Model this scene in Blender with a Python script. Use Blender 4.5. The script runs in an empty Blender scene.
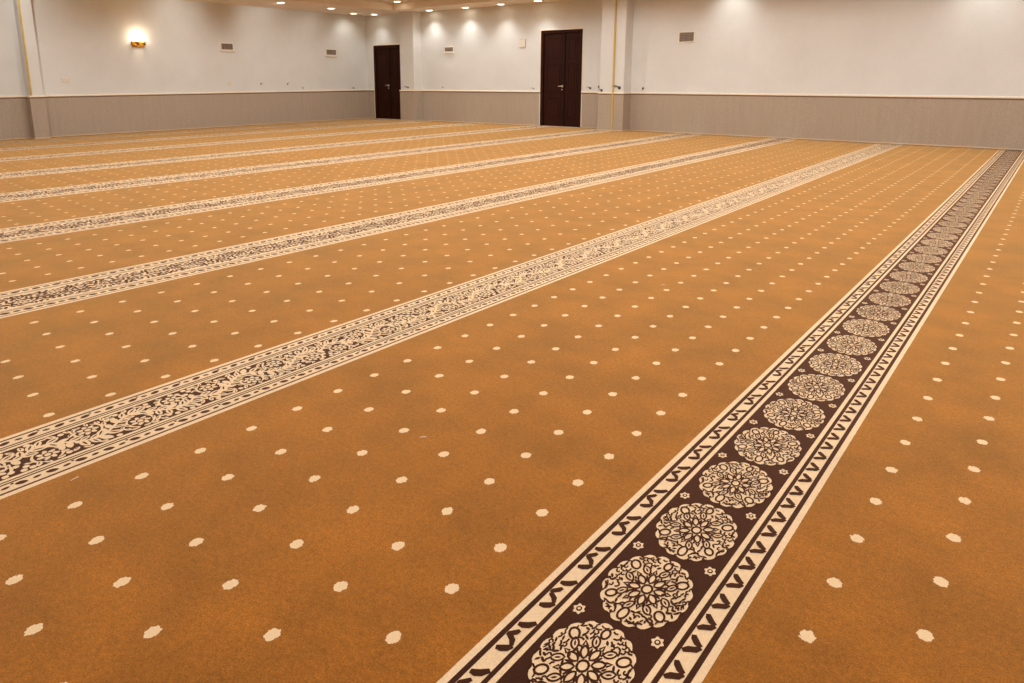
import bpy, math, random
from mathutils import Matrix, Vector
C = bpy.context.scene.collection
PI = math.pi

# ------------------------------------------------------------------ helpers
def srgb(r, g, b):
    def f(c):
        c /= 255.0
        return c / 12.92 if c <= .04045 else ((c + .055) / 1.055) ** 2.4
    return (f(r), f(g), f(b), 1.0)

class MB:
    """collects polygons; build() links them as one mesh object"""
    def __init__(self):
        self.v = []; self.f = []; self.m = []; self.s = []
    def poly(self, pts, mi=0, smooth=False):
        n = len(self.v)
        self.v.extend([tuple(p) for p in pts])
        self.f.append(tuple(range(n, n + len(pts)))); self.m.append(mi); self.s.append(smooth)
    def grid(self, rows, mi=0, closed=False, smooth=True):
        n = len(self.v); k = len(rows[0])
        for r in rows: self.v.extend([tuple(p) for p in r])
        for i in range(len(rows) - 1):
            for j in range(k if closed else k - 1):
                a = n + i * k + j; b = n + i * k + (j + 1) % k
                self.f.append((a, b, b + k, a + k)); self.m.append(mi); self.s.append(smooth)
    def box(self, fr, u0, u1, d0, d1, z0, z1, mi=0, bev=0.0):
        """box in a wall frame: u along, d towards the room, z up; the room side may be bevelled"""
        b = min(bev, abs(u1 - u0) * .45, abs(z1 - z0) * .45, abs(d1 - d0) * .9)
        back = [(u0, d0, z0), (u1, d0, z0), (u1, d0, z1), (u0, d0, z1)]
        mid = [(u0, d1 - b, z0), (u1, d1 - b, z0), (u1, d1 - b, z1), (u0, d1 - b, z1)]
        front = [(u0 + b, d1, z0 + b), (u1 - b, d1, z0 + b), (u1 - b, d1, z1 - b), (u0 + b, d1, z1 - b)]
        P = lambda q: fr.p(*q)
        n = len(self.v)
        rings = [back, mid, front] if b > 0 else [back, front]
        for r in rings: self.v.extend([P(q) for q in r])
        F = [(n + 3, n + 2, n + 1, n)]
        for i in range(len(rings) - 1):
            o = n + 4 * i
            for j in range(4):
                F.append((o + j, o + (j + 1) % 4, o + 4 + (j + 1) % 4, o + 4 + j))
        o = n + 4 * (len(rings) - 1)
        F.append((o, o + 1, o + 2, o + 3))
        for f in F:
            self.f.append(f); self.m.append(mi); self.s.append(False)
    def tube(self, pts, r, mi=0, n=8):
        pts = [Vector(p) for p in pts]; rows = []
        rr = r if isinstance(r, (list, tuple)) else [r] * len(pts)
        for i, p in enumerate(pts):
            t = (pts[min(i + 1, len(pts) - 1)] - pts[max(i - 1, 0)]).normalized()
            a = Vector((0, 0, 1)) if abs(t.z) < .9 else Vector((1, 0, 0))
            x = t.cross(a).normalized(); y = t.cross(x)
            rows.append([p + (x * math.cos(k * 2 * PI / n) + y * math.sin(k * 2 * PI / n)) * rr[i] for k in range(n)])
        self.grid(rows, mi, closed=True)
        self.poly(rows[0][::-1], mi); self.poly(rows[-1], mi)
    def lathe(self, c, axis, prof, mi=0, n=24):
        """prof: list of (radius, distance along axis)"""
        c = Vector(c); ax = Vector(axis).normalized()
        a = Vector((0, 0, 1)) if abs(ax.z) < .9 else Vector((1, 0, 0))
        x = ax.cross(a).normalized(); y = ax.cross(x)
        rows = [[c + ax * h + (x * math.cos(k * 2 * PI / n) + y * math.sin(k * 2 * PI / n)) * max(r, 1e-5) for k in range(n)] for r, h in prof]
        self.grid(rows, mi, closed=True)
    def build(self, name, mats, parent=None, fix=False):
        me = bpy.data.meshes.new(name)
        me.from_pydata(self.v, [], self.f)
        for m in (mats if isinstance(mats, (list, tuple)) else [mats]): me.materials.append(m)
        me.polygons.foreach_set('material_index', self.m)
        me.polygons.foreach_set('use_smooth', self.s)
        me.update()
        if fix:
            import bmesh
            bm = bmesh.new(); bm.from_mesh(me)
            bmesh.ops.recalc_face_normals(bm, faces=bm.faces[:]); bm.to_mesh(me); bm.free()
        o = bpy.data.objects.new(name, me); C.objects.link(o)
        if parent: o.parent = parent; o.matrix_parent_inverse = parent.matrix_world.inverted()
        return o

class Frame:
    """wall frame: u along the wall, d towards the room, z up"""
    def __init__(self, o, e, n):
        self.o = Vector((o[0], o[1], 0)); self.e = Vector((e[0], e[1], 0)).normalized(); self.n = Vector((n[0], n[1], 0)).normalized()
    def p(self, u, d, z):
        q = self.o + self.e * u + self.n * d
        return (q.x, q.y, z)
    def shifted(self, u, d):
        q = self.p(u, d, 0)
        return Frame((q[0], q[1]), self.e, self.n)

def tag(o, label=None, cat=None, group=None, kind=None):
    if label: o['label'] = label
    if cat: o['category'] = cat
    if group: o['group'] = group
    if kind: o['kind'] = kind
    return o

def empty(name, loc, label=None, cat=None, group=None, kind=None):
    o = bpy.data.objects.new(name, None); C.objects.link(o); o.location = loc
    o.empty_display_size = .1
    bpy.context.view_layer.update()
    return tag(o, label, cat, group, kind)

# ------------------------------------------------------------------ materials
def new_mat(name):
    m = bpy.data.materials.new(name); m.use_nodes = True
    nt = m.node_tree; b = nt.nodes['Principled BSDF']
    return m, nt, b

def N(nt, t, **kw):
    n = nt.nodes.new(t)
    for k, v in kw.items(): setattr(n, k, v)
    return n

def math_node(nt, op, a, b=None, c=None):
    n = N(nt, 'ShaderNodeMath', operation=op)
    for i, x in enumerate((a, b, c)):
        if x is None: continue
        if isinstance(x, (int, float)): n.inputs[i].default_value = x
        else: nt.links.new(x, n.inputs[i])
    return n.outputs[0]

def noise(nt, vec, scale, detail=2.0, rough=.5):
    n = N(nt, 'ShaderNodeTexNoise'); n.inputs['Scale'].default_value = scale
    n.inputs['Detail'].default_value = detail; n.inputs['Roughness'].default_value = rough
    nt.links.new(vec, n.inputs['Vector'])
    return n.outputs['Fac']

def mix_rgb(nt, fac, a, b, blend='MIX'):
    n = N(nt, 'ShaderNodeMix', data_type='RGBA', blend_type=blend)
    for i, x in ((0, fac), (6, a), (7, b)):
        if isinstance(x, (int, float)): n.inputs[i].default_value = x
        elif isinstance(x, tuple): n.inputs[i].default_value = x
        else: nt.links.new(x, n.inputs[i])
    return n.outputs[2]

def ramp(nt, fac, p0, c0, p1, c1):
    r = N(nt, 'ShaderNodeValToRGB')
    r.color_ramp.elements[0].position = p0; r.color_ramp.elements[0].color = c0
    r.color_ramp.elements[1].position = p1; r.color_ramp.elements[1].color = c1
    nt.links.new(fac, r.inputs[0])
    return r.outputs[0]

def pile(nt, b, col, vec, strength=1.0, amount=.22, sheen=.12, tint=(1, .82, .6, 1), mask=None, mcol=None):
    """woven-pile look: tuft grain, broad mottling and a soft bump on a base colour"""
    fine = noise(nt, vec, 240, 3, .7)
    mid = noise(nt, vec, 70, 3, .65)
    broad = noise(nt, vec, 3.2, 6, .65)
    g1 = ramp(nt, fine, .25, (1 - amount * 1.6,) * 3 + (1,), .75, (1 + amount,) * 3 + (1,))
    g2 = ramp(nt, mid, .3, (1 - amount * .55,) * 3 + (1,), .72, (1 + amount * .45,) * 3 + (1,))
    g3 = ramp(nt, broad, .32, (1 - amount * .62,) * 3 + (1,), .7, (1 + amount * .45,) * 3 + (1,))
    c = mix_rgb(nt, 1.0, col, g1, 'MULTIPLY'); c = mix_rgb(nt, 1.0, c, g2, 'MULTIPLY'); c = mix_rgb(nt, 1.0, c, g3, 'MULTIPLY')
    if mask is not None:                                 # the dots are of a smoother, evenly dyed yarn
        g4 = ramp(nt, fine, .25, (.86, .86, .86, 1), .7, (1.04, 1.04, 1.04, 1))
        c = mix_rgb(nt, mask, c, mix_rgb(nt, 1.0, mcol, g4, 'MULTIPLY'))
    nt.links.new(c, b.inputs['Base Color'])
    bp = N(nt, 'ShaderNodeBump'); bp.inputs['Strength'].default_value = .35 * strength; bp.inputs['Distance'].default_value = .004
    nt.links.new(fine, bp.inputs['Height']); nt.links.new(bp.outputs[0], b.inputs['Normal'])
    b.inputs['Roughness'].default_value = .95
    b.inputs['Specular IOR Level'].default_value = .08
    b.inputs['Sheen Weight'].default_value = sheen; b.inputs['Sheen Roughness'].default_value = .55
    b.inputs['Sheen Tint'].default_value = tint

TAN = srgb(177, 107, 26); CREAM = srgb(252, 224, 184); DARK = srgb(58, 24, 11)

def carpet_plain(name, col, amount, sheen=.12, tint=(1, .82, .6, 1)):
    m, nt, b = new_mat(name)
    tc = N(nt, 'ShaderNodeTexCoord')
    rgb = N(nt, 'ShaderNodeRGB'); rgb.outputs[0].default_value = col
    pile(nt, b, rgb.outputs[0], tc.outputs['Object'], 1.0, amount, sheen, tint)
    return m

def carpet_field(name, x0, y0, dx, dy, skew, drift=0.0, rx=.0158, ry=.0190):
    """brown pile with a lattice of small cream dots: rows every dx across, dots every dy along"""
    m, nt, b = new_mat(name)
    tc = N(nt, 'ShaderNodeTexCoord'); vec = tc.outputs['Object']
    sp = N(nt, 'ShaderNodeSeparateXYZ'); nt.links.new(vec, sp.inputs[0])
    X, Y = sp.outputs[0], sp.outputs[1]
    X = math_node(nt, 'MULTIPLY_ADD', math_node(nt, 'MINIMUM', math_node(nt, 'SUBTRACT', Y, y0), 1.5), -drift, X)
    # ragged tuft edges
    w1 = noise(nt, vec, 120, 1); 
    mp = N(nt, 'ShaderNodeMapping'); mp.inputs['Location'].default_value = (7.3, 3.1, 0); nt.links.new(vec, mp.inputs[0])
    w2 = noise(nt, mp.outputs[0], 120, 1)
    X = math_node(nt, 'MULTIPLY_ADD', math_node(nt, 'SUBTRACT', w1, .5), .012, X)
    Y = math_node(nt, 'MULTIPLY_ADD', math_node(nt, 'SUBTRACT', w2, .5), .012, Y)
    u = math_node(nt, 'DIVIDE', math_node(nt, 'SUBTRACT', X, x0), dx)
    ui = math_node(nt, 'ROUND', u)
    du = math_node(nt, 'MULTIPLY', math_node(nt, 'SUBTRACT', u, ui), dx / rx)
    v = math_node(nt, 'DIVIDE', math_node(nt, 'SUBTRACT', math_node(nt, 'MULTIPLY_ADD', ui, -skew, Y), y0), dy)
    dv = math_node(nt, 'MULTIPLY', math_node(nt, 'SUBTRACT', v, math_node(nt, 'ROUND', v)), dy / ry)
    r2 = math_node(nt, 'ADD', math_node(nt, 'MULTIPLY', du, du), math_node(nt, 'MULTIPLY', dv, dv))
    dot = math_node(nt, 'LESS_THAN', r2, 1.0)
    rgb = N(nt, 'ShaderNodeRGB'); rgb.outputs[0].default_value = TAN
    pile(nt, b, rgb.outputs[0], vec, 1.0, .42, .5, (1, .78, .38, 1), dot, CREAM)
    return m

def plaster(name, col, amt=.05):
    m, nt, b = new_mat(name)
    tc = N(nt, 'ShaderNodeTexCoord'); vec = tc.outputs['Object']
    a = noise(nt, vec, 1.4, 4, .6); f = noise(nt, vec, 60, 3, .6)
    g = ramp(nt, a, .3, (1 - amt, 1 - amt * 1.1, 1 - amt * 1.3, 1), .7, (1 + amt * .5,) * 3 + (1,))
    g2 = ramp(nt, f, .3, (.97,) * 3 + (1,), .7, (1.02,) * 3 + (1,))
    rgb = N(nt, 'ShaderNodeRGB'); rgb.outputs[0].default_value = col
    c = mix_rgb(nt, 1.0, rgb.outputs[0], g, 'MULTIPLY'); c = mix_rgb(nt, 1.0, c, g2, 'MULTIPLY')
    nt.links.new(c, b.inputs['Base Color'])
    b.inputs['Roughness'].default_value = .8; b.inputs['Specular IOR Level'].default_value = .2
    bp = N(nt, 'ShaderNodeBump'); bp.inputs['Strength'].default_value = .12; bp.inputs['Distance'].default_value = .003
    nt.links.new(f, bp.inputs['Height']); nt.links.new(bp.outputs[0], b.inputs['Normal'])
    return m

def fabric_panel(name, col):
    """speckled wall covering with faint vertical ribs"""
    m, nt, b = new_mat(name)
    tc = N(nt, 'ShaderNodeTexCoord'); vec = tc.outputs['Object']
    mp = N(nt, 'ShaderNodeMapping'); mp.inputs['Scale'].default_value = (1, 1, .06); nt.links.new(vec, mp.inputs[0])
    ribs = noise(nt, mp.outputs[0], 22, 2, .6)
    sp = noise(nt, vec, 55, 3, .7)
    g = ramp(nt, ribs, .3, (.96, .96, .96, 1), .7, (1.03, 1.03, 1.03, 1))
    g2 = ramp(nt, sp, .3, (.88, .88, .88, 1), .7, (1.1, 1.1, 1.1, 1))
    rgb = N(nt, 'ShaderNodeRGB'); rgb.outputs[0].default_value = col
    c = mix_rgb(nt, 1.0, rgb.outputs[0], g, 'MULTIPLY'); c = mix_rgb(nt, 1.0, c, g2, 'MULTIPLY')
    nt.links.new(c, b.inputs['Base Color'])
    b.inputs['Roughness'].default_value = .85; b.inputs['Specular IOR Level'].default_value = .15
    return m

def wood(name, col):
    m, nt, b = new_mat(name)
    tc = N(nt, 'ShaderNodeTexCoord'); vec = tc.outputs['Object']
    mp = N(nt, 'ShaderNodeMapping'); mp.inputs['Scale'].default_value = (1, 1, .05); nt.links.new(vec, mp.inputs[0])
    gr = noise(nt, mp.outputs[0], 40, 4, .6)
    g = ramp(nt, gr, .3, (.7, .66, .62, 1), .7, (1.2, 1.2, 1.2, 1))
    rgb = N(nt, 'ShaderNodeRGB'); rgb.outputs[0].default_value = col
    nt.links.new(mix_rgb(nt, 1.0, rgb.outputs[0], g, 'MULTIPLY'), b.inputs['Base Color'])
    b.inputs['Roughness'].default_value = .55; b.inputs['Specular IOR Level'].default_value = .12
    return m

def simple(name, col, rough=.6, metal=0.0, emit=None, estr=0.0):
    m, nt, b = new_mat(name)
    tc = N(nt, 'ShaderNodeTexCoord')
    f = noise(nt, tc.outputs['Object'], 30, 2)
    g = ramp(nt, f, .3, (.95,) * 3 + (1,), .7, (1.03,) * 3 + (1,))
    rgb = N(nt, 'ShaderNodeRGB'); rgb.outputs[0].default_value = col
    nt.links.new(mix_rgb(nt, 1.0, rgb.outputs[0], g, 'MULTIPLY'), b.inputs['Base Color'])
    b.inputs['Roughness'].default_value = rough; b.inputs['Metallic'].default_value = metal
    if emit:
        b.inputs['Emission Color'].default_value = emit; b.inputs['Emission Strength'].default_value = estr
    return m

M_CREAM = carpet_plain('carpet_cream', CREAM, .10)
M_DARK = carpet_plain('carpet_dark_brown', DARK, .3, .3, (1, .55, .36, 1))
M_WALL = plaster('cream_plaster', srgb(220, 222, 221))
M_DADO = fabric_panel('taupe_wall_covering', srgb(175, 161, 145))
M_RAIL = simple('cream_rail', srgb(242, 232, 212), .5)
M_RAILD = simple('rail_shadow_and_box_brown', srgb(120, 92, 66), .6)  # painted shadow line below the rail; also the plate's back box
M_BASE = simple('skirting_beige', srgb(205, 180, 148), .6)
M_CEIL = plaster('ceiling_paint', srgb(236, 226, 208), .03)
M_TILE = plaster('ceiling_tile', srgb(228, 217, 198), .05)
M_DOOR = wood('dark_walnut', srgb(46, 18, 7))
M_DOORD = wood('darker_walnut', srgb(24, 11, 6))
M_STEEL = simple('satin_steel', srgb(225, 215, 200), .3, .9)
M_BRASS = simple('brass', srgb(205, 160, 80), .35, .9)
M_GOLD = simple('yellow_strip', srgb(205, 176, 96), .5, .1)
M_VENTF = simple('vent_frame_paint', srgb(240, 232, 218), .5)
M_VENTS = simple('vent_slat_grey', srgb(138, 122, 106), .6)
M_VENTB = simple('vent_dark', srgb(50, 42, 36), .9)
M_BLACK = simple('dark_plastic', srgb(78, 64, 52), .6)
M_PLATE = simple('ivory_plate', srgb(224, 217, 206), .5)
M_SILL = simple('threshold_stone', srgb(205, 185, 160), .5)
M_WHITE = simple('white_trim', srgb(240, 228, 208), .4)
M_LINT = simple('white_lint', srgb(245, 235, 215), .8)
M_LENS = simple('lamp_lens', srgb(255, 240, 215), .4, 0, (1, .87, .66, 1), 9.0)
M_BULB = simple('sconce_bulb', srgb(255, 240, 215), .4, 0, (1, .85, .62, 1), 25.0)

# ------------------------------------------------------------------ the room's plan
H = 3.045
FL = Frame((-16.44, 0), (-.01867, .99982), (.99982, .01867))       # wall with the sconce
FA = Frame((0, 15.3104), (.99884, .0481), (.0481, -.99884))        # wall with the doors
FB = Frame((0, 14.6127), (.99995, -.01028), (-.01028, -.99995))    # its continuation past the column
CORNER = (-16.711, 14.505)
def wall_y(x):
    return 15.3104 + .0482 * x if x < -8.25 else 14.6127 - .01028 * x
def carpet_y(x):
    return wall_y(x) - .014
def wall_x(y):
    return -16.44 - .01867 * y
XR, YN = 7.0, -7.0

# ------------------------------------------------------------------ floor slab + carpet
mb = MB()
out = [(wall_x(YN), YN), (XR, YN), (XR, wall_y(XR)), (-8.25, 14.697), (-8.25, 14.913), CORNER]
mb.poly([(x, y, -.012) for x, y in out])
mb.poly([(x, y, -.15) for x, y in out][::-1])
for i in range(len(out)):
    a, b = out[i], out[(i + 1) % len(out)]
    mb.poly([(a[0], a[1], -.15), (b[0], b[1], -.15), (b[0], b[1], -.012), (a[0], a[1], -.012)])
fl = mb.build('floor', simple('screed', srgb(150, 140, 128), .9), fix=True)
tag(fl, 'floor slab of the prayer hall under the patterned carpet', 'floor', kind='structure')

carpet = empty('carpet', (-6, 6, 0), 'wall-to-wall golden brown patterned carpet with cream dots and dark ornamental bands across the hall', 'carpet')

# bands: (near edge x, far edge x)
BANDS = [(-.421, -.836), (-2.253, -2.663), (-4.085, -4.61), (-6.04, -6.64), (-8.10, -8.76), (-10.10, -10.74), (-12.22, -12.78), (-14.05, -14.60), (-15.50, -15.88)]

def strip_poly(x0, x1):
    """outline of a carpet strip between two lines running along y, cut at the far wall"""
    a, b = min(x0, x1), max(x0, x1)
    pts = [(a, YN + .014), (b, YN + .014), (b, carpet_y(b))]
    if a < -8.25 < b: pts += [(-8.25, carpet_y(-8.25)), (-8.2501, carpet_y(-8.2501))]
    pts.append((a, carpet_y(a)))
    return pts

def slab(mb, pts, z0, z1, mi=0):
    mb.poly([(x, y, z1) for x, y in pts], mi)
    for i in range(len(pts)):
        a, b = pts[i], pts[(i + 1) % len(pts)]
        mb.poly([(a[0], a[1], z0), (b[0], b[1], z0), (b[0], b[1], z1), (a[0], a[1], z1)], mi)

LAT = [(-.278, 2.544, .196, .2175, -.05, .0115), (-.999, 1.642, .2140, .192, -.0265, -.012), (-3.888, 1.76, .232, .217, -.022),
       (-5.56, 1.548, .245, .1955, -.02), (-7.0, 1.70, .235, .226, -.02), (-9.1, 1.75, .235, .228, -.02),
       (-11.1, 1.7, .235, .23, -.02), (-13.1, 1.7, .235, .23, -.02), (-14.9, 1.7, .235, .23, -.02), (-16.1, 1.7, .235, .23, -.02)]
edges = [XR - .014] + [e for b in BANDS for e in b] + [None]
for i in range(len(BANDS) + 1):
    mb = MB()
    x0 = edges[2 * i]; x1 = edges[2 * i + 1]
    if x1 is None:
        pts = [(wall_x(YN) + .014, YN + .014), (x0, YN + .014), (x0, carpet_y(x0)), (CORNER[0] + .015, CORNER[1] - .015)]
    else:
        pts = strip_poly(x0, x1)
    slab(mb, pts, -.012, 0.0)
    mb.build('field_panel', carpet_field('carpet_field_%d' % i, *LAT[i]), carpet)

# --- pattern pieces (flat outlines, in band coordinates: s across 0..w, t along)
def leaf(cx, cy, L, W, ang, n=5):
    pts = []
    for k in range(-n, n + 1):
        q = k / n; pts.append((q * L / 2, W / 2 * (1 - q * q) ** .75))
    for k in range(n - 1, -n, -1):
        q = k / n; pts.append((q * L / 2, -W / 2 * (1 - q * q) ** .75))
    c, s = math.cos(ang), math.sin(ang)
    return [(cx + x * c - y * s, cy + x * s + y * c) for x, y in pts]

def disc(cx, cy, r, n=14, wob=0.0, lobes=0, ph=0.0):
    return [(cx + (r + wob * math.cos(lobes * a + ph)) * math.cos(a), cy + (r + wob * math.cos(lobes * a + ph)) * math.sin(a)) for a in (2 * PI * k / n for k in range(n))]

def stroke(pts, w, closed=False, taper=False):
    """quads of a ribbon along a polyline"""
    n = len(pts); L = []; R = []
    for i in range(n):
        if closed: a, b = pts[i - 1], pts[(i + 1) % n]
        else: a, b = pts[max(i - 1, 0)], pts[min(i + 1, n - 1)]
        dx, dy = b[0] - a[0], b[1] - a[1]; l = math.hypot(dx, dy) or 1
        ww = w / 2
        if taper and not closed: ww *= .35 + .65 * math.sin(PI * (i + .5) / n)
        L.append((pts[i][0] - dy / l * ww, pts[i][1] + dx / l * ww)); R.append((pts[i][0] + dy / l * ww, pts[i][1] - dx / l * ww))
    out = []
    for i in range(n if closed else n - 1):
        j = (i + 1) % n
        out.append([L[i], R[i], R[j], L[j]])
    return out

def arc(cx, cy, r, a0, a1, n=8):
    return [(cx + r * math.cos(a0 + (a1 - a0) * k / n), cy + r * math.sin(a0 + (a1 - a0) * k / n)) for k in range(n + 1)]

def ccw(p):
    a = sum(p[i][0] * p[(i + 1) % len(p)][1] - p[(i + 1) % len(p)][0] * p[i][1] for i in range(len(p)))
    return p if a > 0 else p[::-1]

ZL = .0006
J = [0]
def zj(l):
    # every woven motif sits a hair above the last, so none share a plane
    J[0] = (J[0] + 1) % 45
    return l * ZL + J[0] * 1e-5
# medallion in unit-circle coordinates: list of (outline, layer, colour) ; colour 0 cream 1 dark
def medallion_unit():
    P = []
    ang = [2 * PI * k / 80 for k in range(80)]
    P.append(([((1 - .035 * abs(math.sin(9 * a)) ** 4 * 1.6) * math.cos(a), (1 - .035 * abs(math.sin(9 * a)) ** 4 * 1.6) * math.sin(a)) for a in ang], 1, 0))
    W = .045
    def st(pts, w=W, closed=False, taper=False):
        for qd in stroke(pts, w, closed, taper): P.append((qd, 2, 1))
    def outline(cx, cy, L, Wd, a, w=W): st(leaf(cx, cy, L, Wd, a, 4), w, True)
    st(disc(0, 0, .115, 14), W * 1.15, True)
    for k in range(8):                                   # inner flower
        a = k * PI / 4 + .2; r = .295
        outline(r * math.cos(a), r * math.sin(a), .27, .15, a, W)
        a2 = a + PI / 8
        P.append((leaf(.30 * math.cos(a2), .30 * math.sin(a2), .2, .055, a2, 3), 2, 1))
    r_ = random.Random(21); occ = []
    for k in range(8):                                   # second ring of leaves
        a = k * PI / 4 + .2 + PI / 8; r = .54
        tw = .35 * (-1) ** k
        outline(r * math.cos(a), r * math.sin(a), .27, .15, a + tw, W * .9)
        P.append((leaf(r * math.cos(a), r * math.sin(a), .13, .04, a + tw, 3), 2, 1))
        occ.append((r * math.cos(a), r * math.sin(a), .10))
    for k in range(8):
        a = k * PI / 4 + .2; r = .50
        st([((r - .06) * math.cos(a - .1), (r - .06) * math.sin(a - .1)), ((r + .05) * math.cos(a), (r + .05) * math.sin(a)), ((r - .06) * math.cos(a + .1), (r - .06) * math.sin(a + .1))], W)
        occ.append((r * math.cos(a), r * math.sin(a), .07))
    for k, (a, rx, ry) in enumerate(((.66, .135, .10), (2.50, .135, .10), (3.8, .12, .09), (5.65, .13, .10), (4.62, .15, .10), (1.5, .11, .085))):   # large loops
        r = .765
        cx, cy = r * math.cos(a), r * math.sin(a)
        st([(cx + rx * math.cos(b) * math.cos(a) - ry * math.sin(b) * math.sin(a), cy + rx * math.cos(b) * math.sin(a) + ry * math.sin(b) * math.cos(a)) for b in (2 * PI * q / 14 for q in range(14))], W * 1.1, True)
        occ.append((cx, cy, .155))
    def clear(x, y, d):
        return all(math.hypot(x - a, y - b) > d + c for a, b, c in occ)
    n_ = 0
    for _ in range(4000):                                # small leaves and hooks filling the rest
        r = r_.uniform(.40, .90); a = r_.uniform(0, 2 * PI); x, y = r * math.cos(a), r * math.sin(a)
        if not clear(x, y, .04): continue
        t = a + r_.choice((.55, -.55, .9, -.9, 1.5))
        q = r_.random()
        if q < .45: P.append((leaf(x, y, r_.uniform(.11, .17), r_.uniform(.042, .06), t, 3), 2, 1))
        elif q < .8:
            L = r_.uniform(.05, .075)
            st([(x - L * math.cos(t), y - L * math.sin(t)), (x + .02 * math.cos(t + 1.5), y + .02 * math.sin(t + 1.5)), (x + L * math.cos(t), y + L * math.sin(t))], W * .95)
        else: st(arc(x, y, .042, t, t + 3.8, 5), W * .85)
        occ.append((x, y, .036)); n_ += 1
        if n_ > 120: break
    for k in range(18):                                  # scallop joints
        a = (k + .5) * PI / 9
        st([(.90 * math.cos(a - .05), .90 * math.sin(a - .05)), (.94 * math.cos(a + .02), .94 * math.sin(a + .02)), (1.0 * math.cos(a + .03), 1.0 * math.sin(a + .03))], W * .9)
        if k % 2:
            st(arc(1.0 * math.cos(a + PI / 18), 1.0 * math.sin(a + PI / 18), .12, a + PI / 18 + PI - .8, a + PI / 18 + PI + .8, 5), W * .75)
    return [(ccw(p), l, c) for p, l, c in P]

def put(mb, polys, fx):
    """polys: (outline, layer, colour); fx maps (s,t) to x,y"""
    for p, l, c in polys:
        q = ccw([fx(*s) for s in p])
        z = zj(l); mb.poly([(x, y, z) for x, y in q], c)

def stripes(mb, xn, sgn, specs, y1f):
    for s0, s1, c, l in specs:
        a, b = xn + sgn * s0, xn + sgn * s1
        a, b = min(a, b), max(a, b)
        pts = strip_poly(a, b)
        mb.poly([(x, y, l * ZL) for x, y in pts], c)

rnd = random.Random(5)
# --- the medallion band
def medallion_band(xr, xl):
    w = xr - xl
    mb = MB(); slab(mb, strip_poly(xl, xr), -.012, 0.0, 1)
    edge = [(0, .017, 0, 1), (.030, .069, 0, 1), (.080, .093, 0, 1)]
    stripes(mb, xl, 1, edge, None); stripes(mb, xr, -1, edge, None)
    yw = carpet_y(xl) - .02
    # leaf marks in both cream zones
    p = .0829
    k = 0; y = -1.0
    while y + p < yw:
        j = rnd.uniform(-.003, .003)
        # the side away from the camera's left: zigzag of thick and thin leaves
        a = [(.066, .004), (.055, .016), (.044, .022), (.036, .034)]
        b = [(.037, .036), (.047, .040), (.057, .050), (.063, .060)]
        for qd in stroke(a, .0175, False, True) + stroke(b, .0165, False, True):
            z = zj(2); mb.poly([(xr - s, y + t + j, z) for s, t in ccw([(-q[0], q[1]) for q in qd]) for s in (-s,)], 1)
        # other side: hooked leaves, alternating
        if k % 2:
            a = [(.034, .010), (.044, .012), (.055, .020), (.066, .036)]
            b = [(.050, -.004), (.046, -.014), (.037, -.026), (.036, -.034)]
        else:
            a = [(.036, .006), (.046, .010), (.056, .018), (.064, .030)]
            b = [(.060, .030), (.052, .044), (.042, .050), (.036, .054)]
        for qd in stroke(a, .0185, False, True) + stroke(b, .0145, False, True):
            z = zj(2); mb.poly([(x, yy, z) for x, yy in ccw([(xl + q[0], y + q[1] + j) for q in qd])], 1)
        y += p; k += 1
    # medallions and the small florets between them
    U = medallion_unit(); cx = (xl + xr) / 2
    pitch = .2895; y = 1.362 - pitch * 8; k = 0
    while y + .145 < yw:
        fl_ = -1 if k % 2 else 1
        put(mb, U, lambda s, t: (cx + .1005 * s * fl_, y + .137 * t))
        for sg in (-1, 1):
            fx, fy = cx + sg * .092, y + pitch * .5 + sg * .012
            put(mb, [(disc(0, 0, .0125, 24, .0024, 6), 1, 0), (disc(0, 0, .0068, 10), 2, 1), (disc(0, 0, .0035, 8), 3, 0)], lambda s, t: (fx + s, fy + t * 1.25))
        y += pitch; k += 1
    # cut-off start of the next medallion at the wall
    o = mb.build('medallion_band', [M_CREAM, M_DARK], carpet)
    o['label'] = 'dark brown border band with a row of cream medallions'
    return o
medallion_band(*BANDS[0])

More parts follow.
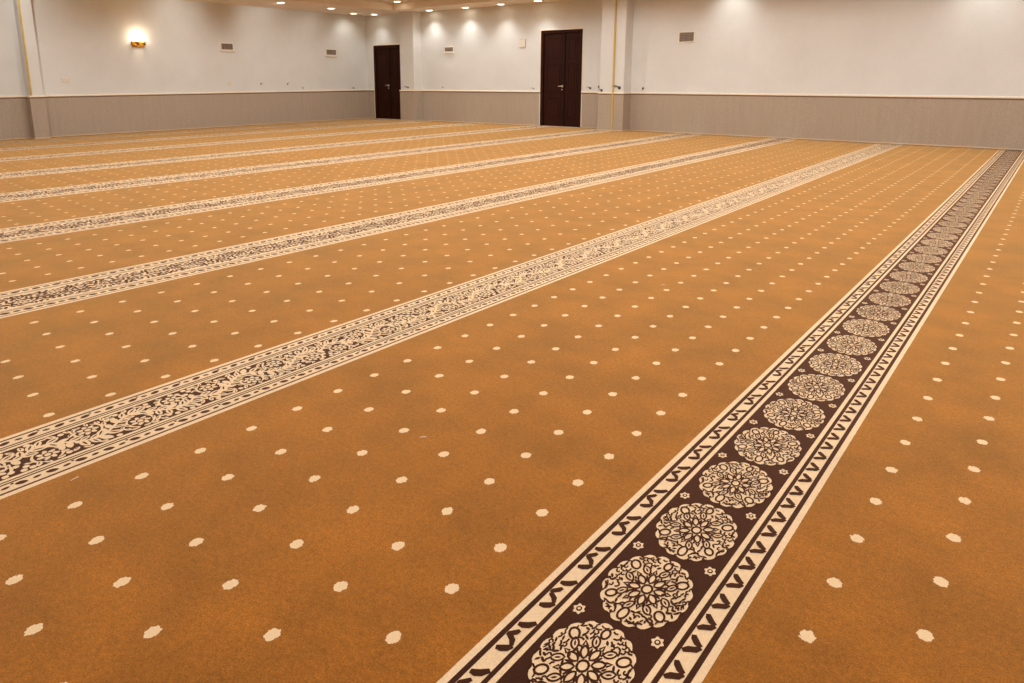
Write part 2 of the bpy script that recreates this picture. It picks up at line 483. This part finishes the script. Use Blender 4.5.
# --- the scroll bands
def scroll_unit(fw, P, seed, light):
    """arabesque of cream flowers, leaves and stems on the dark ground, one period of length P"""
    r = random.Random(seed); out = []; occ = []
    c = fw / 2
    def free(x, y, d):
        for (a, b, e) in occ:
            dy = abs(b - y); dy = min(dy, P - dy)
            if math.hypot(a - x, dy) < d + e: return False
        return True
    n = 40
    vine = [(c + fw * .24 * math.sin(2 * PI * k / n), P * k / n) for k in range(n + 1)]
    for qd in stroke(vine, .011): out.append((qd, 1, 0))
    for k, sg in ((.25, -1), (.75, 1)):                  # two rosettes in the bays of the stem, curled tendrils round them
        x, y = c + sg * fw * .20, P * k
        out.append((disc(x, y, .030, 42, .006, 7, k), 1, 0))
        for q in stroke(disc(x, y, .013, 10), .0055, True): out.append((q, 2, 1))
        for m in range(7):
            a = m * 2 * PI / 7 + .3
            out.append((leaf(x + .023 * math.cos(a), y + .023 * math.sin(a), .014, .0045, a, 2), 2, 1))
        occ.append((x, y, .032))
        for s2 in (-1, 1):
            for q in stroke(arc(x, y, .045, s2 * .5 + (0 if sg > 0 else PI), s2 * 2.4 + (0 if sg > 0 else PI), 8), .010, False, True): out.append((q, 1, 0))
    for k in range(11):                                  # big leaves along the stem
        t = (k + .5) / 11; y = P * t
        x = c + fw * .24 * math.sin(2 * PI * t); d = math.atan2(1, fw * .24 * 2 * PI / P * math.cos(2 * PI * t))
        for s2 in (-1, 1):
            a = d + s2 * r.uniform(.6, 1.1)
            L = r.uniform(.040, .056); lx, ly = x + math.cos(a) * L * .5, y + math.sin(a) * L * .5
            if .010 < lx < fw - .010:
                out.append((leaf(lx, ly, L, L * .5, a, 4), 1, 0))
                if r.random() < .75: out.append((leaf(lx, ly, L * .62, L * .13, a + .1, 2), 2, 1))
                occ.append((lx, ly, .014))
    m = .0095 if light else .0112
    for _ in range(1500):                                 # filling buds
        x, y = r.uniform(.006, fw - .006), r.uniform(0, P)
        if free(x, y, m):
            a = r.uniform(0, PI)
            if r.random() < .65: out.append((leaf(x, y, r.uniform(.026, .038), r.uniform(.013, .019), a, 3), 1, 0)); out.append((leaf(x + .003, y, .018, .0042, a + .25, 2), 2, 1))
            else: out.append((disc(x, y, .0105, 9), 1, 0))
            occ.append((x, y, m * .8))
    if light:                                            # cream ground, the gaps as small dark leaves
        o2 = [([(0, 0), (fw, 0), (fw, P), (0, P)], 1, 0)]
        occ2 = []
        for _ in range(1500):
            x, y = r.uniform(.010, fw - .010), r.uniform(.006, P - .006)
            if any(math.hypot(x - a, y - b) < .0172 for a, b in occ2): continue
            a = r.uniform(0, PI)
            o2.append((leaf(x, y, r.uniform(.022, .036), r.uniform(.011, .017), a, 3), 2, 1)); occ2.append((x, y))
        for k, sg in ((.25, -1), (.75, 1)):
            x, y = c + sg * fw * .20, P * k
            o2.append((disc(x, y, .026, 28, .005, 7, k), 3, 0))
            for q in stroke(disc(x, y, .013, 10), .0055, True): o2.append((q, 4, 1))
        return o2
    return out

UNITS = [scroll_unit(.18, .30, s, False) for s in (3, 11)]
UNITS_L = [scroll_unit(.18, .30, s, True) for s in (4, 12)]
def scroll_band(xr, xl, light):
    w = xr - xl; k = w / .41
    mb = MB(); slab(mb, strip_poly(xl, xr), -.012, 0.0, 1)
    e = [(0, .021, 0, 1), (.030, .075, 0, 1), (.0825, .0895, 0, 1), (.096, .110, 0, 1)]
    if light: e = [(0, .022, 0, 1), (.028, .078, 0, 1), (.083, .092, 0, 1), (.097, .116, 0, 1)]
    e = [(a * k, b * k, c, l) for a, b, c, l in e]
    stripes(mb, xl, 1, e, None); stripes(mb, xr, -1, e, None)
    yw = min(carpet_y(xl), carpet_y(xr)) - .005
    P = .30 * k; y = -1.2; i = 0
    x0 = xl + .115 * k
    while y < yw:
        U = (UNITS_L if light else UNITS)[i % 2]
        fl_ = (i // 2) % 2
        for p, l, c in U:
            q = [(x0 + ((.18 - s) if fl_ else s) * k, y + t * k) for s, t in p]
            if min(b for a, b in q) > yw: continue
            z = zj(l); mb.poly([(a, min(b, yw), z) for a, b in ccw(q)], c)
        y += P; i += 1
    # dark leaves in the two guard stripes
    p = .0425 * k; y = -1.2; i = 0
    while y + p < yw:
        for xe, sg in ((xl, 1), (xr, -1)):
            big = (i + (sg > 0)) % 2
            L, W = (.037, .021) if big else (.026, .013)
            if light: L, W = (.041, .026) if big else (.032, .019)
            q = leaf(xe + sg * .053 * k, y + p * .5, L * k, W * k, PI / 2 + (.28 if big else -.2) * sg, 4)
            z = zj(2); mb.poly([(a, b, z) for a, b in ccw(q)], 1)
            if i % 4 == 0:
                q = disc(xe + sg * (.040 if big else .066) * k, y + p, .005 * k, 8)
                z = zj(2); mb.poly([(a, b, z) for a, b in ccw(q)], 1)
        y += p; i += 1
    return mb.build('scroll_band', [M_CREAM, M_DARK], carpet)
for i, b in enumerate(BANDS[1:]): scroll_band(b[0], b[1], i >= 1)

# ------------------------------------------------------------------ walls
def wall(name, pieces, parts, label):
    """pieces: (frame,u0,u1,z0,z1) boxes behind the wall line"""
    mb = MB()
    for fr, u0, u1, z0, z1 in pieces: mb.box(fr, u0, u1, -.16, 0, z0, z1)
    o = mb.build(name, M_WALL)
    tag(o, label, 'wall', kind='structure')
    dado, rail, base = MB(), MB(), MB()
    for fr, u0, u1 in parts: dado_run(dado, rail, base, fr, u0, u1)
    if parts:
        dado.build('dado_panel', M_DADO, o)['label'] = 'taupe speckled wall covering'
        rail.build('chair_rail', [M_RAIL, M_RAILD], o)['label'] = 'thin cream rail over a painted brown shadow line'
        base.build('skirting', M_BASE, o)
    return o

RZ = .845
def dado_run(dado, rail, base, fr, u0, u1, d=0.0):
    dado.box(fr, u0, u1, d, d + .010, .005, RZ - .016)
    rail.box(fr, u0, u1, d, d + .014, RZ - .016, RZ + .006, 1)  # brown strip stands in for the shadow below the rail
    rail.box(fr, u0, u1, d, d + .026, RZ + .006, RZ + .042, 0, .008)
    base.box(fr, u0, u1, d + .010, d + .020, .005, .03, 0, .006)

D1 = (-10.46, -9.27, 2.365); D2 = (-16.44, -15.28, 2.18)
cu = CORNER[0] / .99884
wall('wall_left', [(FL, YN, 14.60, -.15, H)], [(FL, YN, 5.155), (FL, 5.415, 14.50)], 'cream left wall with a taupe dado, a brass sconce and two vents')
wall('wall_back', [(FA, cu - .1, D2[0], -.15, H), (FA, D2[0], D2[1], D2[2], H), (FA, D2[1], D1[0], -.15, H), (FA, D1[0], D1[1], D1[2], H), (FA, D1[1], -8.2, -.15, H),
                   (FB, -8.243, XR + .1, -.15, H)],
     [(FA, cu, D2[0]), (FA, -14.50, D1[0]), (FA, D1[1], -8.46), (FB, -7.84, XR)], 'cream back wall with a taupe dado and two dark double doors')
FR_ = Frame((XR, 0), (0, 1), (-1, 0)); FN_ = Frame((0, YN), (1, 0), (0, 1))
wall('wall_right', [(FR_, YN, wall_y(XR), -.15, H)], [(FR_, YN, wall_y(XR))], 'plain cream wall closing the hall beyond the medallion band')
wall('wall_front', [(FN_, wall_x(YN), XR, -.15, H)], [(FN_, wall_x(YN), XR)], 'plain cream wall closing the hall behind the viewer')

# ------------------------------------------------------------------ columns
def column(fr, u0, u1, depth, label, strip=None, strip_low=False, w_extra=.015):
    root = empty('column', fr.p((u0 + u1) / 2, 0, 0), label, 'column', kind='structure')
    m = MB(); m.box(fr, u0, u1, -.02, depth, .004, H, 0, .012); m.build('shaft', M_WALL, root)
    dd, rr, bb = MB(), MB(), MB()
    e = .012
    def ring(mb, t0, t1, z0, z1, mi=0, bev=0.0):
        mb.box(fr, u0 - t1, u1 + t1, depth, depth + t1, z0, z1, mi, bev)
        mb.box(fr, u0 - t1, u0, 0, depth, z0, z1, mi); mb.box(fr, u1, u1 + t1, 0, depth, z0, z1, mi)
    ring(dd, 0, w_extra, .004, RZ - .016); dd.build('dado_panel', M_DADO, root)
    ring(rr, 0, w_extra + .004, RZ - .016, RZ + .006, 1); ring(rr, 0, w_extra + .014, RZ + .006, RZ + .04, 0, .006)  # same painted shadow strip below the rail, round the column
    rr.build('chair_rail', [M_RAIL, M_RAILD], root)
    ring(bb, 0, w_extra + .012, .004, .035); bb.build('skirting', M_BASE, root)
    if strip is not None:
        g = MB(); g.box(fr, strip - .017, strip + .017, depth + (w_extra if strip_low else 0), depth + (w_extra if strip_low else 0) + .022, .04 if strip_low else RZ + .04, H, 0, .006)
        if strip_low: g.box(fr, strip - .017, strip + .017, depth, depth + w_extra, RZ + .05, H)
        g.build('cover_strip', M_GOLD, root)['label'] = 'narrow yellow vertical strip'
    return root
column(FB, -8.465, -7.835, .33, 'cream column with a yellow vertical strip, beside the larger dark door', -8.095, True)
column(FA, -15.03, -14.49, .34, 'plain cream column in the far corner, beside the smaller dark door')
column(FL, 5.16, 5.415, .20, 'slim cream column with a yellow strip on the sconce wall', 5.185, False)

# ------------------------------------------------------------------ doors
def door(name, D, seam, handle_u, label):
    u0, u1, zt = D; fr = FA
    root = empty(name, fr.p((u0 + u1) / 2, 0, 0), label, 'door', kind='structure')
    a = MB(); w = .022                                   # pale bead painting the highlight on the plaster corner round the opening
    a.box(fr, u0 - w, u0, 0, .014, 0, zt + w, 0, .005); a.box(fr, u1, u1 + w, 0, .014, 0, zt + w, 0, .005); a.box(fr, u0, u1, 0, .014, zt, zt + w, 0, .005)
    a.build('highlight_bead', M_WHITE, root)
    f = MB(); t = .075
    f.box(fr, u0, u0 + t, -.14, .004, 0, zt, 0, .006); f.box(fr, u1 - t, u1, -.14, .004, 0, zt, 0, .006); f.box(fr, u0 + t, u1 - t, -.14, .004, zt - t, zt, 0, .006)
    f.box(fr, u0 + t, u0 + t + .02, -.14, -.07, 0, zt - t); f.box(fr, u1 - t - .02, u1 - t, -.14, -.07, 0, zt - t); f.box(fr, u0 + t, u1 - t, -.14, -.07, zt - t - .02, zt - t)
    f.build('door_frame', M_DOOR, root)
    zs = [.0 + .012, zt - t - .006]
    hh = zs[1] - zs[0]
    cuts = [(.09, .315), (.365, .68), (.725, .955)]
    for q, (a0, a1) in enumerate(((u0 + t + .006, seam - .006), (seam + .006, u1 - t - .006))):
        m = MB(); m.box(fr, a0, a1, -.075, -.032, zs[0], zs[1], 0, .005)
        lf = m.build('door_leaf', M_DOOR, root)
        for c0, c1 in cuts:
            p = MB(); z0, z1 = zs[0] + hh * c0, zs[0] + hh * c1
            i0, i1 = a0 + .085, a1 - .085
            b = .022
            p.box(fr, i0, i1, -.032, -.022, z0, z0 + b, 0, .006); p.box(fr, i0, i1, -.032, -.022, z1 - b, z1, 0, .006)
            p.box(fr, i0, i0 + b, -.032, -.022, z0 + b, z1 - b, 0, .006); p.box(fr, i1 - b, i1, -.032, -.022, z0 + b, z1 - b, 0, .006)
            p.box(fr, i0 + b + .03, i1 - b - .03, -.032, -.024, z0 + b + .03, z1 - b - .03, 0, .007)
            p.build('raised_panel', M_DOOR, lf)
    s = MB(); s.box(fr, seam - .018, seam + .018, -.032, -.016, zs[0], zs[1], 0, .006); s.build('astragal', M_DOORD, root)
    h = MB(); z = 1.0
    h.box(fr, handle_u - .018, handle_u + .018, -.032, -.024, z - .02, z + .035, 0, .004)
    h.lathe(fr.p(handle_u, -.03, z + .01), fr.n, [(.012, 0), (.012, .05), (0, .05)], 0, 12)
    h.tube([fr.p(handle_u, .014, z + .01), fr.p(handle_u - .04, .018, z + .012), fr.p(handle_u - .095, .012, z + .006)], [.011, .010, .008])
    h.lathe(fr.p(handle_u, -.026, z - .075), fr.n, [(.014, 0), (.014, .018), (0, .018)], 0, 12)
    h.build('door_handle', M_STEEL, root, fix=True)['label'] = 'satin steel lever handle'
    th = MB(); th.box(fr, u0 + .01, u1 - .01, -.10, .05, 0, .012, 0, .004); th.build('threshold', M_SILL, root)
    bk = MB(); bk.box(fr, u0, u1, -.16, -.14, 0, zt); bk.build('backing', M_DOORD, root)
    return root
door('door_1', D1, -9.775, -9.835, 'larger dark brown double door beside the column with the yellow strip')
door('door_2', D2, -15.80, -15.87, 'smaller dark brown double door in the far corner')

# ------------------------------------------------------------------ ceiling: perimeter soffit, raised middle, seams
def inner_pts(z):
    return [(-14.7, YN + 1.2), (XR - 1.2, YN + 1.2), (XR - 1.2, 13.75), (-14.7, 13.75)]
mb = MB()
outer = [(-16.95, YN - .2), (XR + .2, YN - .2), (XR + .2, 15.2), (-16.95, 15.2)]
inn = inner_pts(H)
RISE = .19
for i in range(4):
    j = (i + 1) % 4
    mb.poly([(*outer[i], H), (*outer[j], H), (*inn[j], H), (*inn[i], H)][::-1])
    mb.poly([(*inn[i], H), (*inn[j], H), (*inn[j], H + RISE), (*inn[i], H + RISE)][::-1])
    mb.poly([(*outer[i], H), (*outer[j], H), (*outer[j], H + .35), (*outer[i], H + .35)])
mb.poly([(*p, H + .35) for p in outer])
ceil = mb.build('ceiling', M_CEIL)
tag(ceil, 'cream ceiling with a lowered border and a raised middle', 'ceiling', kind='structure')
tl = MB()
step = 1.2
x = inn[0][0]
gap = .012
xs = []
while x < inn[1][0] - .01: xs.append((x, min(x + step, inn[1][0]))); x += step
ys = []; y = inn[2][1]
while y > inn[0][1] + .01: ys.append((max(y - step, inn[0][1]), y)); y -= step
FZ = Frame((0, 0), (1, 0), (0, 1))
for a, b in xs:
    for c, d in ys:
        tl.box(FZ, a + gap / 2, b - gap / 2, c + gap / 2, d - gap / 2, H + RISE - .008, H + RISE + .02)
t_ = tl.build('ceiling_tiles', M_TILE, ceil)
t_['label'] = 'square tiles of the raised middle of the ceiling'

# ------------------------------------------------------------------ downlights (fixtures in view)
LIGHT_COL = (1.05, 1.04, .985)
def lamp(name, loc, energy, size_deg=110, blend=.6, rad=.06, aim=None):
    l = bpy.data.lights.new(name, 'SPOT'); l.energy = energy; l.color = LIGHT_COL; l.spot_size = math.radians(size_deg); l.spot_blend = blend; l.shadow_soft_size = rad
    o = bpy.data.objects.new(name, l); C.objects.link(o); o.location = loc
    if aim is not None:
        o.rotation_euler = (Vector(aim) - Vector(loc)).to_track_quat('-Z', 'Y').to_euler()
    return o

GRP = 'recessed ceiling downlights'
def downlight(x, y, z, label):
    root = empty('ceiling_downlight', (x, y, z), label, 'ceiling light', GRP)
    m = MB(); m.lathe((x, y, z), (0, 0, -1), [(.125, 0), (.125, .008), (.115, .012), (.095, .006), (.09, .002)], 0, 28); m.build('trim_ring', M_WHITE, root)
    m = MB(); m.lathe((x, y, z), (0, 0, -1), [(.092, .001), (.085, .007), (.05, .011), (0, .012)], 0, 28); m.build('lens', M_LENS, root)
    return root
DL = [(-15.28, 10.56, H, 'round glowing downlight over the sconce wall between the two vents of that wall'),
      (-15.52, 12.28, H, 'round glowing downlight above the vent nearest the far corner'),
      (-16.20, 13.62, H, 'dim edge-on downlight just before the far corner on the sconce wall side'),
      (-16.02, 14.24, H, 'downlight in the lowered ceiling directly in front of the smaller dark door'),
      (-14.25, 13.50, H + RISE - .008, 'downlight set in the raised middle of the ceiling, away from the walls'),
      (-13.94, 14.41, H, 'downlight beside the corner column, above the back wall vent nearest the corner'),
      (-12.68, 14.48, H, 'second downlight from the corner column along the back wall'),
      (-11.46, 14.45, H, 'downlight above the blank ivory access plate on the back wall'),
      (-10.30, 14.44, H, 'downlight above the top of the larger dark door, cut by the photo edge')]
for x, y, z, lb in DL: downlight(x, y, z, lb)

# wall-washing lamps: the fixtures above plus their continuation along both walls
WASH = [((-13.94, 14.36), 1.7, None), ((-12.68, 14.40), 1.8, None), ((-11.46, 14.40), 1.8, None), ((-10.30, 14.40), 1.8, None), ((-16.02, 14.2), 1.2, None),
        ((-5.54, 14.1), .9, (-5.54, 14.66, 2.4)), ((-1.26, 14.1), .9, (-1.26, 14.62, 2.4)),
        ((-15.28, 10.56), 1.5, (-16.64, 10.97, 2.3)), ((-15.52, 12.28), .7, (-16.68, 12.5, 2.1)), ((-16.15, 13.62), .7, (-16.69, 13.69, 2.2)),
        ((-15.4, 8.5), 1.3, (-16.60, 8.53, 2.25)), ((-15.4, 4.9), 1.4, (-16.54, 5.4, 2.2)), ((-15.4, 3.2), .7, (-16.5, 3.0, 2.0))]
for (x, y), e, aim in WASH:
    lamp('downlight_beam', (x, y, H - .03), 22 * e, 105, 1.0, .05, aim)
# the hall's general lamps, in a regular grid
gx = [-13.1 + 2.75 * i for i in range(7)]; gy = [12.4 - 2.9 * i for i in range(7)]
ge = [1.0, 1.0, 1.02, .98, .6, .26, .12]      # the lamps over the viewer's end are dimmed
for x in gx:
    for y, e in zip(gy, ge):
        lamp('hall_lamp_beam', (x, y, H + RISE - .04), 104 * e, 172, .35, .12)

# ------------------------------------------------------------------ wall fittings
def vent(fr, u0, u1, z0, z1, label, sill=True):
    root = empty('wall_vent', fr.p((u0 + u1) / 2, 0, z0), label, 'vent', 'wall vents')
    f = MB(); t = .022; zb = z0 + (.03 if sill else 0)
    f.box(fr, u0, u1, 0, .016, zb, zb + t, 0, .005); f.box(fr, u0, u1, 0, .016, z1 - t, z1, 0, .005)
    f.box(fr, u0, u0 + t, 0, .016, zb + t, z1 - t, 0, .005); f.box(fr, u1 - t, u1, 0, .016, zb + t, z1 - t, 0, .005)
    f.build('frame', M_VENTF, root)
    b = MB(); b.box(fr, u0 + t, u1 - t, 0, .003, zb + t, z1 - t); b.build('duct_opening', M_VENTB, root)
    s = MB(); n = 6; hgt = (z1 - t - zb - t) / n
    for k in range(n):
        z = zb + t + hgt * k
        s.poly([fr.p(u0 + t, .005, z + hgt * .95), fr.p(u1 - t, .005, z + hgt * .95), fr.p(u1 - t, .014, z + hgt * .25), fr.p(u0 + t, .014, z + hgt * .25)])
        s.poly([fr.p(u0 + t, .014, z + hgt * .25), fr.p(u1 - t, .014, z + hgt * .25), fr.p(u1 - t, .012, z + hgt * .12), fr.p(u0 + t, .012, z + hgt * .12)])
    for k in range(1, 3):
        uu = u0 + (u1 - u0) * k / 3; s.box(fr, uu - .006, uu + .006, .004, .014, zb + t, z1 - t)
    s.build('louvre', M_VENTS, root)
    if sill:
        q = MB(); q.box(fr, u0 - .015, u1 + .015, 0, .035, z0, z0 + .028, 0, .006); q.build('sill', M_VENTF, root)
    return root
vent(FL, 9.63, 9.99, 1.885, 2.105, 'small grey wall vent between the sconce and the far corner, nearer the sconce')
vent(FL, 12.94, 13.33, 1.835, 2.05, 'small grey wall vent nearest the far corner on the sconce wall')
vent(FA, -13.635, -13.30, 1.885, 2.07, 'small grey wall vent between the corner column and the larger door')
vent(FB, -6.725, -6.355, 1.945, 2.18, 'grey wall vent on the bare wall beyond the column with the yellow strip', False)

# blank access plate
r_ = empty('access_plate', FA.p(-11.02, 0, 1.96), 'blank ivory rectangular plate on the wall beside the larger door', 'wall plate')
m = MB(); m.box(FA, -11.124, -10.921, 0, .008, 1.968, 2.184); m.build('back_box', M_RAILD, r_)
m = MB(); m.box(FA, -11.12, -10.925, .008, .018, 1.972, 2.18, 0, .005); m.build('cover', M_PLATE, r_)

# sconce
sc = empty('wall_sconce', FL.p(7.565, 0, 1.91), 'twin brass wall sconce glowing upward on the wall', 'wall lamp')
m = MB(); m.box(FL, 7.42, 7.71, 0, .03, 1.925, 2.055, 0, .012); m.build('backplate', M_BRASS, sc)
for uu in (7.49, 7.64):
    a = MB(); a.tube([FL.p(uu, .03, 1.975), FL.p(uu, .09, 1.95), FL.p(uu, .12, 1.985)], .014); a.build('arm', M_BRASS, sc)
    c_ = MB(); c_.lathe(FL.p(uu, .12, 1.98), (0, 0, 1), [(.0, 0), (.03, .002), (.045, .03), (.05, .07), (.046, .07), (.04, .03), (0, .012)], 0, 20); cu_ = c_.build('cup', M_BRASS, sc)
    k_ = MB(); k_.lathe(FL.p(uu, .172, 1.985), FL.n, [(.0, .014), (.02, .012), (.028, 0), (.02, -.02)], 0, 16); k_.build('rosette', M_BLACK, cu_)['label'] = 'dark round boss'
    b_ = MB(); b_.lathe(FL.p(uu, .12, 2.0), (0, 0, 1), [(.014, 0), (.024, .03), (.022, .055), (0, .07)], 0, 14); b_.build('bulb', M_BULB, cu_)
ln = bpy.data.lights.new('sconce_glow', 'POINT'); ln.energy = 7; ln.color = (1, .8, .55); ln.shadow_soft_size = .05
lo = bpy.data.objects.new('sconce_glow', ln); C.objects.link(lo); lo.location = FL.p(7.565, .10, 2.13)

# small cable stubs and blank plates above the rail
def stub(fr, u, z, label, shape=0, s=1.0, d=0.0):
    root = empty('cable_stub', fr.p(u, d, z), label, 'cable stub', 'cable ends above the rail')
    p = MB(); p.lathe(fr.p(u, d, z), fr.n, [(.022 * s, 0), (.028 * s, .006), (.018 * s, .010), (0, .010)], 0, 16); p.build('grommet', M_BLACK, root)
    w = MB()
    if shape == 0: pts = [(0, .008, 0), (.012, .03, .03), (.03, .035, .045), (.04, .03, .03)]
    elif shape == 1: pts = [(0, .008, 0), (-.05, .02, .03), (-.11, .02, .032), (-.13, .018, .02)]
    elif shape == 2: pts = [(0, .008, 0), (-.02, .03, .025), (-.05, .035, .03), (-.055, .03, .01)]
    else: pts = [(0, .008, 0), (.0, .03, -.03), (-.015, .03, -.06)]
    w.tube([fr.p(u + a * s, d + b, z + c * s) for a, b, c in pts], .008 * s, 0, 8); w.build('wire', M_BLACK, root)
    return root
stub(FL, 10.72, 1.076, 'short dark cable end low on the wall below and beyond the vent nearer the sconce', 0, .7)
stub(FL, 11.56, 1.069, 'short dark cable end on the sconce wall midway between its two vents', 0, .7)
stub(FL, 12.07, .965, 'thin drooping cable end low on the wall before the corner vent', 3, .6)
stub(FL, 13.92, .93, 'dark cable end just above the rail by the far corner', 2, .8)
stub(FA, -14.73, .955, 'dark cable end hooked over on the plain corner column', 1, .9, .34)
stub(FA, -13.71, .971, 'tiny dark cable end below the vent beside the corner column', 3, .6)
stub(FA, -10.67, .948, 'faint cable end just before the larger dark door', 2, .6)
stub(FA, -9.03, .965, 'curled cable end on the wall right after the larger dark door', 2, 1.0)
stub(FA, -8.80, .995, 'small dark cable end higher on the wall against the yellow-strip column', 0, .8)
stub(FB, -8.40, .925, 'dark cable end low on the face of the yellow-strip column', 2, 1.1, .33)
stub(FB, -7.94, .985, 'long bent cable on the face of the yellow-strip column, beside the strip', 1, 1.4, .33)
stub(FB, -7.52, .975, 'round cable end on the bare wall just past the yellow-strip column', 3, .9)
def plate(fr, u, z, w, h, label):
    m = MB(); m.box(fr, u - w / 2, u + w / 2, 0, .010, z - h / 2, z + h / 2, 0, .004)
    m.box(fr, u - w * .22, u + w * .22, .010, .014, z - h * .22, z + h * .22, 0, .003)
    o = m.build('wall_plate', M_PLATE); tag(o, label, 'wall plate', 'blank socket plates'); return o
plate(FL, 5.95, 1.19, .16, .11, 'faint blank socket plate low on the wall beside the slim column')
plate(FL, 9.83, 1.09, .12, .10, 'faint blank socket plate straight below the vent nearer the sconce')

# ------------------------------------------------------------------ lint on the carpet
def lint(x, y, a, L, label):
    m = MB(); m.tube([(x - L * math.cos(a), y - L * math.sin(a), .004), (x, y, .006), (x + L * math.cos(a + .3), y + L * math.sin(a + .3), .004)], .0016, 0, 6)
    o = m.build('lint_thread', M_LINT); tag(o, label, 'thread'); return o
lint(-1.549, 1.532, .75, .012, 'tiny white thread lying on the brown carpet between two dot rows')
lint(-1.712, 3.71, .6, .012, 'tiny bright white fleck on the brown carpet far from the walls')
lint(-2.195, .673, 1.6, .012, 'fine pale thread just below the edge of the widest scroll band')

# ------------------------------------------------------------------ world, camera
w = bpy.data.worlds.new('hall_air'); bpy.context.scene.world = w; w.use_nodes = True
w.node_tree.nodes['Background'].inputs[0].default_value = (1, .85, .66, 1)
w.node_tree.nodes['Background'].inputs[1].default_value = .02

f, pitch, roll, yaw, cy, cx = 695.1706, .2111, -.0028, -.6947, 227.568, 512 - 28.2
cam = bpy.data.cameras.new('camera'); co = bpy.data.objects.new('camera', cam); C.objects.link(co)
fwd = Vector((math.sin(yaw) * math.cos(pitch), math.cos(yaw) * math.cos(pitch), -math.sin(pitch)))
rt = Vector((math.cos(yaw), -math.sin(yaw), 0)); up = rt.cross(fwd)
r2 = rt * math.cos(roll) + up * math.sin(roll); u2 = -rt * math.sin(roll) + up * math.cos(roll)
co.matrix_world = Matrix(((r2.x, u2.x, -fwd.x, 0), (r2.y, u2.y, -fwd.y, 0), (r2.z, u2.z, -fwd.z, 1.2), (0, 0, 0, 1)))
cam.sensor_fit = 'HORIZONTAL'; cam.sensor_width = 36; cam.lens = f * 36 / 1024
cam.shift_x = (512 - cx) / 1024; cam.shift_y = -(341.5 - cy) / 1024
cam.clip_start = .05; cam.clip_end = 100
sc_ = bpy.context.scene; sc_.camera = co
sc_.view_settings.view_transform = 'Standard'; sc_.view_settings.look = 'None'
sc_.view_settings.exposure = 0.0; sc_.view_settings.gamma = 1.0; sc_.view_settings.use_curve_mapping = False
sc_.cycles.use_denoising = True
sc_.cycles.max_bounces = 8; sc_.cycles.diffuse_bounces = 5
